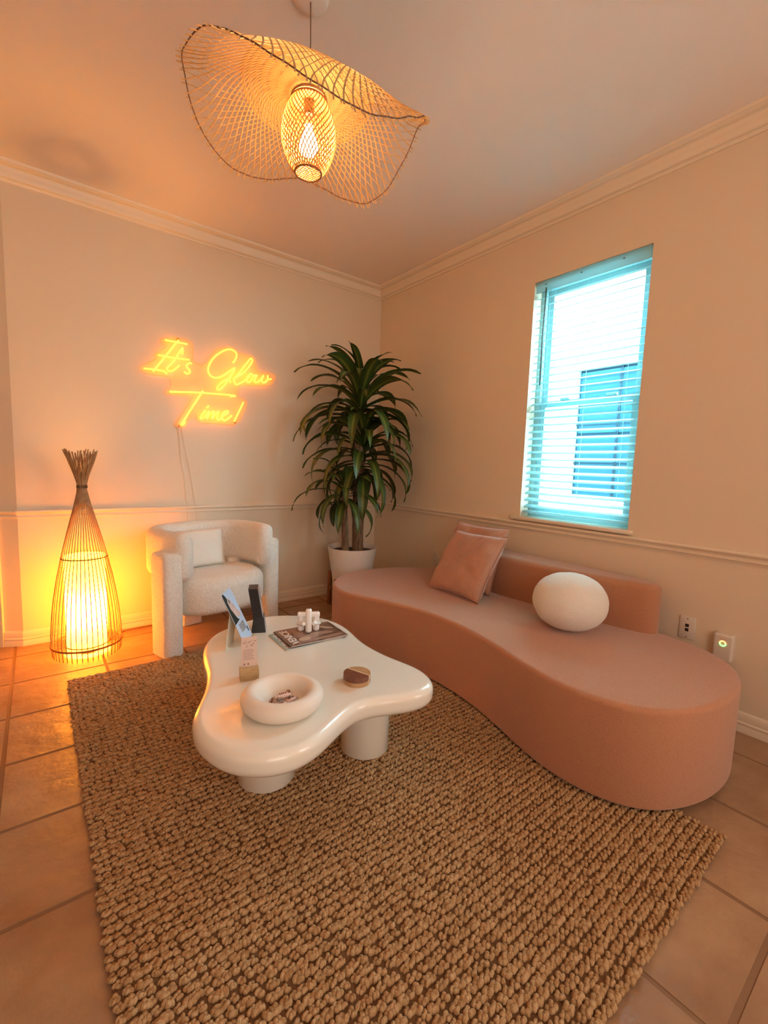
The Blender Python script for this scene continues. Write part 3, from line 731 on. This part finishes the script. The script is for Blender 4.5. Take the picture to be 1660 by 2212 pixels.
pc, _ = cushion('back_cushion', .43, .27, .13, M_boucle_smooth, (-.045, .075, .560), (1, -.10, 0), (0, .22, 1), None, None, 5, parent=ch, pinch=.03, wr=.004)
box('connecting_rail', (.20, .04, .39), (.34, .10, .46), M_boucle, ch, .01)

# ------------------------------------------------------------------ floor lamp
LX, LY = -2.335, -.29
lamp = empty('bamboo_floor_lamp', (LX, LY, 0), 'tall glowing bamboo stick floor lamp tied at its neck', 'lamp')
RP = [(0, .171), (.05, .176), (.15, .176), (.30, .163), (.45, .140), (.58, .114), (.70, .087), (.80, .062), (.90, .036), (.96, .021), (.99, .019), (1.03, .026), (1.10, .050), (1.16, .070), (1.20, .083)]
def rlamp(z):
    for a, b in zip(RP, RP[1:]):
        if z <= b[0]: return a[1]+(b[1]-a[1])*(z-a[0])/(b[0]-a[0])
    return RP[-1][1]
NS = 42
for k in range(NS):
    a = 2*pi*k/NS; pts = []; top = 1.195+random.uniform(-.02, .01); da = random.uniform(-.08, .08)
    for j in range(19):
        z = top*j/18; tw = 0 if z < .85 else (z-.85)*1.6
        rr = rlamp(z)*(1 if z < .9 else random.uniform(.93, 1.05)); aa = a+tw+(da if z > .95 else 0)
        pts.append((rr*math.cos(aa), rr*math.sin(aa), z))
    tube('bamboo_stick', pts, [.0025 if p[2] < .9 else .0034 for p in pts], M_bamboo, lamp, 6)
def ringo(name, R, z, rr, mt, parent, flat=None, c=(0, 0)):
    return tube(name, [(c[0]+R*math.cos(2*pi*k/64), c[1]+R*math.sin(2*pi*k/64), z) for k in range(64)], rr, mt, parent, 8, closed=True)
ringo('hoop', .178, .062, .0062, M_bamboo_dark, lamp); ringo('hoop', .115, .575, .0036, M_bamboo_dark, lamp)
ringo('hoop', .109, .052, .0034, M_bamboo_dark, lamp)
for dz in (0, .006, .012): ringo('neck_tie', .0245, .982+dz, .0036, M_bark, lamp)
V, F = [], []
for (rr, z) in ((.104, .03), (.104, .30), (.104, .585)):
    for k in range(48): V.append((rr*math.cos(2*pi*k/48), rr*math.sin(2*pi*k/48), z))
for j in range(2):
    for k in range(48): F.append((j*48+k, j*48+(k+1) % 48, (j+1)*48+(k+1) % 48, (j+1)*48+k))
mesh('paper_shade', V, F, M_shade, lamp)
lathe('bulb_holder', [(.018, .0), (.05, .012), (.018, .02), (.016, .17), (.0, .17)], M_brass, lamp, 20)
lb_ = light('floor_lamp_bulb', 'POINT', (0, 0, .27), 60, (1, .43, .09), .045); lb_.parent = lamp
cordm = mat('lamp_cord', (.28, .10, .03), .5)
tag(tube('lamp_cord', [(LX+.12, LY+.1, .004), (-2.16, -.09, .004), (-2.10, -.055, .004), (-2.0, -.045, .004), (-1.85, -.035, .005), (-1.70, -.03, .006), (-1.60, -.028, .035), (-1.56, -.03, .06), (-1.535, -.03, .10), (-1.54, -.014, .13)], .003, cordm), 'thin brown cord from the floor lamp along the baseboard', 'cord')

# ------------------------------------------------------------------ neon sign
STROKES=[[(-1.8262,1.9533),(-1.6846,1.9522)],[(-1.7412,1.9695),(-1.8229,1.8507),(-1.9014,1.7375)],[(-1.9578,1.7483),(-1.8616,1.75),(-1.8339,1.7476),(-1.8173,1.7349)],[(-1.7186,1.8805),(-1.7149,1.9192),(-1.726,1.9072),(-1.7731,1.8247),(-1.8129,1.7753),(-1.8132,1.7574),(-1.7982,1.7537),(-1.7708,1.7685),(-1.7371,1.8024)],[(-1.8691,1.848),(-1.7855,1.8458),(-1.6727,1.8499)],[(-1.6577,1.8265),(-1.6749,1.8272),(-1.6909,1.8043),(-1.6754,1.785),(-1.6703,1.7681),(-1.6883,1.7525),(-1.7064,1.7648)],[(-1.3689,1.88),(-1.3466,1.9159),(-1.345,1.9521),(-1.3761,1.9702),(-1.4198,1.9617),(-1.4773,1.9221),(-1.5198,1.873),(-1.5445,1.8203),(-1.5448,1.7855),(-1.5275,1.7601),(-1.4924,1.7545),(-1.4494,1.7713),(-1.3985,1.8109),(-1.3556,1.8425),(-1.3912,1.7725),(-1.4279,1.7172),(-1.4642,1.6767),(-1.4829,1.673),(-1.4785,1.6963),(-1.4496,1.7286),(-1.4133,1.755),(-1.3949,1.754),(-1.3876,1.7334)],[(-1.3579,1.77),(-1.3242,1.8111),(-1.2672,1.8891),(-1.2364,1.9307),(-1.2248,1.9253),(-1.2286,1.9026),(-1.2863,1.824),(-1.3579,1.77),(-1.3572,1.7411),(-1.3453,1.7268),(-1.3166,1.7394),(-1.2709,1.7713),(-1.2439,1.8009)],[(-1.2323,1.821),(-1.2555,1.7992),(-1.267,1.7681),(-1.2516,1.7555),(-1.2283,1.7772),(-1.2182,1.8083),(-1.2323,1.821)],[(-1.2182,1.8046),(-1.1891,1.8147),(-1.2063,1.7766),(-1.1913,1.7622),(-1.1612,1.7828),(-1.1357,1.8202),(-1.1491,1.7845),(-1.1329,1.7679),(-1.1047,1.7907),(-1.1,1.8254),(-1.0949,1.7996),(-1.0703,1.8046)],[(-1.8028,1.617),(-1.6045,1.6346),(-1.3633,1.6445),(-1.3879,1.6343)],[(-1.5838,1.6511),(-1.6528,1.5353),(-1.7138,1.4326),(-1.7306,1.4016),(-1.7161,1.4048),(-1.706,1.4264)],[(-1.5451,1.5501),(-1.5592,1.5345)],[(-1.5663,1.5162),(-1.6019,1.4669),(-1.5937,1.4557),(-1.5644,1.4845),(-1.5412,1.5101),(-1.5618,1.4599),(-1.5328,1.496),(-1.5066,1.5135),(-1.5239,1.4633),(-1.4924,1.502),(-1.4737,1.5146),(-1.4883,1.4701),(-1.4711,1.4572),(-1.4471,1.481)],[(-1.447,1.4861),(-1.4103,1.5135),(-1.4081,1.5282),(-1.436,1.5161),(-1.4543,1.4803),(-1.4362,1.4565),(-1.4105,1.4675),(-1.3785,1.4967)],[(-1.2915,1.6028),(-1.3281,1.5251),(-1.3621,1.4556)]]
BACK=[(-1.8428,1.9596),(-1.7547,1.9897),(-1.6641,1.9804),(-1.6379,1.9446),(-1.6389,1.8489),(-1.5503,1.8495),(-1.4866,1.951),(-1.3856,1.9939),(-1.3112,1.9605),(-1.219,1.9618),(-1.1875,1.9153),(-1.1634,1.8519),(-1.0408,1.8474),(-1.0363,1.802),(-1.0898,1.7527),(-1.2729,1.7323),(-1.3188,1.7042),(-1.3112,1.6389),(-1.2573,1.6153),(-1.2727,1.5464),(-1.3418,1.4358),(-1.4606,1.4335),(-1.6022,1.4325),(-1.6358,1.4964),(-1.6973,1.4001),(-1.7437,1.3826),(-1.7511,1.4131),(-1.6551,1.5849),(-1.6682,1.6097),(-1.8081,1.5978),(-1.8222,1.6229),(-1.7914,1.6503),(-1.7919,1.7039),(-1.8281,1.7221),(-1.9019,1.7212),(-1.9704,1.7338),(-1.9698,1.7628),(-1.8819,1.8223),(-1.8843,1.8544),(-1.8125,1.9195),(-1.8432,1.9334)]
sg = empty('neon_sign', (-1.5, -.02, 1.68), "glowing orange script neon sign reading It's Glow Time! on the wall", 'sign')
names = ['letter_i_bar', 'letter_i_stem', 'letter_i_foot', 'letter_t', 'letter_t_bar', 'letter_s', 'letter_g', 'letter_l', 'letter_o', 'letter_w', 'letter_t_bar', 'letter_t_stem', 'letter_i_dot', 'letters_im', 'letter_e', 'exclamation_mark']
for nm, s in zip(names, STROKES):
    pts = catmull([(x+1.5, -.018-.0015*math.sin(i*1.7), z-1.68) for i, (x, z) in enumerate(s)], 6, closed=False) if len(s) > 2 else [Vector((x+1.5, -.018, z-1.68)) for x, z in s]
    tube(nm, pts, .0048, M_neon, sg, 8)
bp = [(p.x+1.5, p.z-1.68) for p in catmull([(x, 0, z) for x, z in BACK], 3)]
n = len(bp); V = [(x, .004, z) for x, z in bp]+[(x, -.002, z) for x, z in bp]
mesh('acrylic_backing', V, [tuple(range(n)), tuple(range(n, 2*n))[::-1]]+[(i, n+i, n+(i+1) % n, (i+1) % n) for i in range(n)], M_signac, sg, smooth=False)
V, F = tubeVF([(x, .001, z) for x, z in bp], .0022, 5, closed=True); mesh('backing_edge', V, F, mat('acrylic_edge', (.95, .6, .35), .25), sg)
for (x, z) in ((-1.741, 1.978), (-1.345, 1.449), (-1.735, 1.395)):
    o = lathe('standoff', [(.007, 0), (.007, .030)], M_brass, sg, 16); o.rotation_euler = (pi/2, 0, 0); o.location = (x+1.5, .018, z-1.68)
tag(tube('sign_cord', [(x, -.007-.02*(.80 < z < .85), z) for x, z in ((-1.741, 1.39), (-1.741, 1.34), (-1.735, 1.23), (-1.725, 1.125), (-1.709, 1.04), (-1.704, .926), (-1.697, .860), (-1.690, .845), (-1.688, .80), (-1.69, .74), (-1.688, .5), (-1.69, .30))], .0016, M_cordw), 'left thin clear cord hanging from the neon sign', 'cord', 'cords hanging below the neon sign')
tag(tube('sign_cord', [(x, -.007-.02*(.80 < z < .85), z) for x, z in ((-1.722, 1.39), (-1.716, 1.34), (-1.703, 1.246), (-1.678, 1.126), (-1.665, 1.033), (-1.649, .918), (-1.642, .86), (-1.637, .845), (-1.632, .80), (-1.62, .719), (-1.61, .5), (-1.61, .3))], .0016, M_cordw), 'right thin clear cord hanging from the neon sign', 'cord', 'cords hanging below the neon sign')

# ------------------------------------------------------------------ pendant lamp
PX, PY = -1.741, -1.883
pn = empty('woven_pendant_lamp', (PX, PY, 2.30), 'wavy woven bamboo hat shaped pendant lamp glowing under the ceiling', 'pendant lamp')
ZR = [(-180, 2.375), (-164, 2.36), (-153, 2.32), (-141, 2.27), (-130, 2.22), (-116, 2.17), (-104, 2.143), (-93, 2.14), (-80, 2.175), (-66, 2.24), (-45, 2.34), (-20, 2.43), (-4, 2.37), (11, 2.30), (25, 2.28), (41, 2.32), (53, 2.365), (66, 2.40), (76, 2.38), (87, 2.35), (99, 2.33), (111, 2.32), (121, 2.33), (133, 2.35), (145, 2.38), (156, 2.43), (168, 2.41), (180, 2.375)]
def zrim(a):
    d = (math.degrees(a)+180) % 360-180
    for p, q in zip(ZR, ZR[1:]):
        if d <= q[0]:
            t = (d-p[0])/(q[0]-p[0]); t = t*t*(3-2*t)*.5+t*.5; return p[1]+(q[1]-p[1])*t
    return ZR[-1][1]
zt = [zrim(2*pi*k/360) for k in range(360)]
for _ in range(12): zt = [(zt[k-1]+2*zt[k]+zt[(k+1) % 360])/4 for k in range(360)]
def zr(a):
    k = (a/(2*pi)*360) % 360; i = int(k); return zt[i]*(1-k+i)+zt[(i+1) % 360]*(k-i)
RI, RO, ZI = .055, .405, 2.425
def hat(s, a):
    rr = RI+(RO-RI)*s; z = ZI+.035*math.sin(min(1, s*1.25)*pi)*(1-s*.4)+(zr(a)-ZI)*(s**2.1)
    return Vector((rr*math.cos(a), rr*math.sin(a), z-2.30))
V, F = [], []; NC = 84
for fam in (1, -1):
    for k in range(NC):
        a0 = 2*pi*k/NC+(0 if fam > 0 else pi/NC*.0); pts = []; sE = 1.015+random.uniform(0, .035)
        for j in range(21):
            s = sE*j/20; rr = RI+(RO-RI)*s
            a = a0+fam*1.15*(1-(1-min(1, s/1.05))**1.9)
            p = hat(s, a); p.z += fam*.0012; pts.append(p)
        tubeVF(pts, .0027, 4, V, F, flat=.4)
    # inner denser weave
    for k in range(84):
        a0 = 2*pi*(k+.5)/84; pts = []
        for j in range(13):
            s = .50*j/12; pts.append(hat(s, a0+fam*1.3*s/.50)+Vector((0, 0, fam*.001)))
        tubeVF(pts, .0022, 4, V, F, flat=.45)
o = mesh('brim_weave', V, F, M_cane, pn, smooth=False); o['kind'] = 'stuff'
tube('rim_wire', [hat(.995, 2*pi*k/120) for k in range(120)], .0022, mat('rim_wire', (.12, .05, .02), .5), pn, 6, closed=True)
for s in (.02, .16, .30): tube('weave_hoop', [hat(s, 2*pi*k/80)+Vector((0, 0, .002)) for k in range(80)], .0022, M_cane, pn, 5, closed=True)
# basket
BZ0, BZ1 = 2.183, 2.408
def bas(t, a):   # t 0 bottom..1 top
    rr = .046+(.094-.046)*math.sin(min(1, t*1.9)*pi/2)**.8 if t < .53 else .094-(.094-.062)*((t-.53)/.47)**2
    return Vector((rr*math.cos(a), rr*math.sin(a), BZ0-2.30+(BZ1-BZ0)*t))
V, F = [], []; NB = 40
for fam in (1, -1):
    for k in range(NB):
        a0 = 2*pi*k/NB
        pts = [bas(j/16, a0+fam*1.7*j/16)*(1+.01*fam) for j in range(17)]
        for p in pts: pass
        tubeVF(pts, .0020, 4, V, F, flat=.5)
M_cane2 = mat('basket_cane', (.50, .24, .07), .5)
o = mesh('basket_weave', V, F, M_cane2, pn, smooth=False); o['kind'] = 'stuff'
tube('basket_rim', [bas(0, 2*pi*k/48) for k in range(48)], .0035, M_bamboo_dark, pn, 7, closed=True)
tube('basket_collar', [bas(1, 2*pi*k/48) for k in range(48)], .0045, M_bamboo_dark, pn, 7, closed=True)
V, F = [], []
for q in range(-4, 5):
    d = q*.0098; h = math.sqrt(max(0, .045**2-d*d))
    tubeVF([(d, -h, BZ0-2.298), (d, h, BZ0-2.298)], .0019, 4, V, F); tubeVF([(-h, d, BZ0-2.301), (h, d, BZ0-2.301)], .0019, 4, V, F)
o = mesh('basket_bottom', V, F, M_cane, pn, smooth=False); o['kind'] = 'stuff'
bulb = lathe('bulb', [(0, -.040)]+[(.034*math.sin(t), -.006-.034*math.cos(t)) for t in [pi*k/14 for k in range(1, 11)]]+[(.014, .045), (.013, .060), (0, .060)], M_bulb, pn, 28, loc=(0, 0, -.022))
lathe('light_stop_cap', [(0, .127), (.058, .125), (.060, .118), (.03, .116), (0, .116)], M_cane, pn, 30)  # solid disc added to keep bulb light off the ceiling
lathe('socket', [(.0, .13), (.012, .128), (.018, .12), (.018, .068), (.0, .066)], M_black, pn, 20)
tube('cord', [(0, 0, .12), (.002, 0, .3), (0, 0, .425)], .0022, mat('pendant_cord', (.20, .12, .07), .6), pn, 6)
lathe('canopy', [(0, .424), (.030, .4245), (.052, .427), (.060, .433), (.061, .4405), (0, .4405)], M_ceil, pn, 40)

# ------------------------------------------------------------------ plant
QX, QY = -.55, -.45
pot = empty('plant_pot', (QX, QY, .155), 'white tapered plant pot in a walnut stand beside the sofa', 'pot')
lathe('shell', [(0, 0), (.135, 0), (.142, .006), (.197, .350), (.199, .356), (.194, .356), (.190, .350), (.188, .31), (.0, .305)], M_pot, pot, 56)
lathe('soil', [(0, .318), (.10, .322), (.187, .316), (.187, .306), (0, .306)], M_soil, pot, 40)
st = empty('plant_stand', (QX, QY, 0), 'walnut four legged stand holding the white pot', 'stand')
for k in range(4):
    a = math.radians(203+90*k); c_, s_ = math.cos(a), math.sin(a)
    M = Matrix.Rotation(a, 4, 'Z')
    o = box('leg', (.205, -.0165, 0), (.232, .0165, .285), M_walnut, st, .004, M=Matrix.Rotation(a, 4, 'Z') @ Matrix.Translation((0, 0, 0)) @ Matrix(((1, 0, -.02, 0), (0, 1, 0, 0), (0, 0, 1, 0), (0, 0, 0, 1))))
for k in range(2):
    a = math.radians(203+90*k); box('crossbar', (-.206, -.014, .125+.0*k), (.206, .014, .153), M_walnut, st, .003, M=Matrix.Rotation(a, 4, 'Z'))
plant = empty('dracaena_plant', (QX, QY, .47), 'tall dark green dracaena with two bare trunks in the corner', 'plant')
def P3(x, y, z): return Vector((x-QX, y-QY, z-.47))
def trunk(pts, rad, seed):
    pts = catmull([P3(*p) for p in pts], 8, closed=False); n = 16; V, F = [], []
    N = len(pts)
    for i, p in enumerate(pts):
        rr = rad[0]+(rad[1]-rad[0])*i/(N-1)
        for k in range(n):
            a = 2*pi*k/n; q = rr*(1+.10*noise.noise(Vector((math.cos(a)*1.5+seed, math.sin(a)*1.5, p.z*5)))+.04*math.sin(p.z*160+seed)); V.append((p.x+q*math.cos(a), p.y+q*math.sin(a), p.z))
    for i in range(N-1):
        for k in range(n): F.append((i*n+k, i*n+(k+1) % n, (i+1)*n+(k+1) % n, (i+1)*n+k))
    F.append(tuple(range(n))[::-1]); F.append(tuple((N-1)*n+k for k in range(n))); mesh('trunk', V, F, M_bark, plant)
trunk([(-.505, -.46, .468), (-.507, -.455, .8), (-.51, -.45, 1.1), (-.515, -.45, 1.34)], (.047, .040), 1)
trunk([(-.622, -.46, .468), (-.632, -.465, .62), (-.648, -.47, .80), (-.650, -.47, .95)], (.030, .022), 5)
trunk([(-.512, -.45, 1.30), (-.52, -.45, 1.45), (-.525, -.45, 1.66)], (.022, .016), 9)
trunk([(-.51, -.45, 1.18), (-.48, -.46, 1.28), (-.465, -.46, 1.38)], (.020, .016), 12)
def leaf(root, az, e0, L, wd, droop, twist=0, seed=0):
    n = 14; ang = e0; p = Vector(root); h = Vector((math.cos(az), math.sin(az), 0)); side = Vector((-math.sin(az), math.cos(az), 0))
    V, F, UV = [], [], []; ds = L/n
    for i in range(n+1):
        t = i/n; up = Vector((0, 0, 1)); d = h*math.cos(ang)+up*math.sin(ang); nr = -h*math.sin(ang)+up*math.cos(ang)
        wv = wd*(math.sin(min(1, t*1.9+.16)*pi/2) if t < .5 else 1)*(1-max(0, (t-.45)/.55)**2.2)
        sd = (side*math.cos(twist*t)+nr*math.sin(twist*t)); fold = .30*wv; rip = .006*math.sin(t*14+seed)*t
        for q, kx_ in enumerate((-1, -.5, 0, .5, 1)):
            V.append(p+sd*kx_*wv*.5+nr*(abs(kx_)*fold*.5+rip*kx_)); UV.append((.5+kx_*.5, t))
        for V_ in V[-5:]:
            V_.x = min(V_.x, -QX-.02); V_.y = min(V_.y, -QY-.02)
        p = p+d*ds; ang -= droop*ds/L*(.35+1.3*t)
    for i in range(n):
        for k in range(4): F.append((i*5+k, i*5+k+1, (i+1)*5+k+1, (i+1)*5+k))
    o = mesh('leaf', V, F, M_leaf, plant)
    uvl = o.data.uv_layers.new(name='UVMap'); idx = np.zeros(len(o.data.loops), np.int32); o.data.loops.foreach_get('vertex_index', idx)
    uvl.data.foreach_set('uv', np.array(UV, np.float32)[idx].ravel())
    return o
random.seed(21)
def rosette(root, n, L0, L1, w0, eMax, eMin, drp, az0=0, lim=.46, dz=.14, skip=None):
    for k in range(n):
        az = (az0+k*2.39996) % (2*pi); t = k/(n-1)
        e0 = math.radians(eMax+(eMin-eMax)*t+random.uniform(-7, 7)); L = (L0+(L1-L0)*math.sin(t*pi*.8))*random.uniform(.85, 1.12)
        if skip and skip(az): continue
        toward = max(math.cos(az), 0)*.0+max(0, math.cos(az-pi/4))
        L *= 1-.22*max(0, toward)
        leaf(P3(root[0], root[1], root[2]-dz*t), az, e0, L, w0*random.uniform(.8, 1.15), math.radians(drp*random.uniform(.75, 1.2)+20*t), random.uniform(-.5, .5), k)
rosette((-.51, -.45, 1.74), 54, .42, .60, .084, 86, 0, 108, .4, dz=.24)
rosette((-.475, -.465, 1.40), 54, .40, .58, .084, 70, -20, 120, 1.1, dz=.30)
rosette((-.650, -.47, 1.00), 28, .32, .44, .064, 78, -15, 115, 2.0, dz=.12)

# ------------------------------------------------------------------ wall plates
def plate(loc, w_, h_, lab, cat, nm):
    e_ = empty(nm, loc, lab, cat)
    box('cover', (-.006, -w_/2, -h_/2), (0, w_/2, h_/2), M_plate, e_, .003)
    for zz in (-h_*.40, h_*.40):
        o = lathe('screw', [(.003, 0), (.003, .0012)], M_bark, e_, 10); o.rotation_euler = (0, -pi/2, 0); o.location = (-.0058, 0, zz)
    return e_
e_ = plate((0, -2.638, .416), .070, .114, 'ivory data wall plate with two black square jacks', 'wall plate', 'data_wall_plate')
for zz in (.012, -.010): box('jack', (-.0075, -.0075, zz-.0075), (-.0055, .0075, zz+.0075), M_dark, e_)
e_ = plate((0, -.845, .430), .070, .114, 'ivory power outlet on the wall left of the rose pillows', 'outlet', 'power_outlet')
for zz in (.020, -.020):
    f_ = lathe('receptacle', [(.016, 0), (.016, .0015)], M_plate, e_, 24); f_.rotation_euler = (0, -pi/2, 0); f_.location = (-.006, 0, zz)
    for yy in (-.006, .006): box('slot', (-.0082, yy-.001, zz-.001), (-.0074, yy+.001, zz+.008), M_dark, e_)
pg = empty('plug_in_freshener', (0, -2.797, .375), 'white plug-in device with a glowing green ring beside the sofa end', 'device')
slab_V = rrect(.078, .130, .012, 5)
V, F = slabVF(slab_V, 0, .040, .010, .002)
mesh('housing', [(-z, x, y) for x, y, z in V], [q[::-1] for q in F], M_plate, pg, auto=60)
M_red = emit('indicator_amber', (1, .45, .15), 1.3); M_gr = emit('indicator_green', (.25, 1, .25), 1.3)
for a0, a1, mt in ((10, 170, M_red), (170, 370, M_gr)):
    V, F = tubeVF([(-.0412, .0115*math.cos(math.radians(a)), .022+.0115*math.sin(math.radians(a))) for a in np.linspace(a0, a1, 16)], .0027, 6); mesh('indicator_ring', V, F, mt, pg)
box('printed_mark', (-.0407, -.012, .041), (-.0399, .012, .0435), M_w2, pg)
bpy.context.view_layer.update()
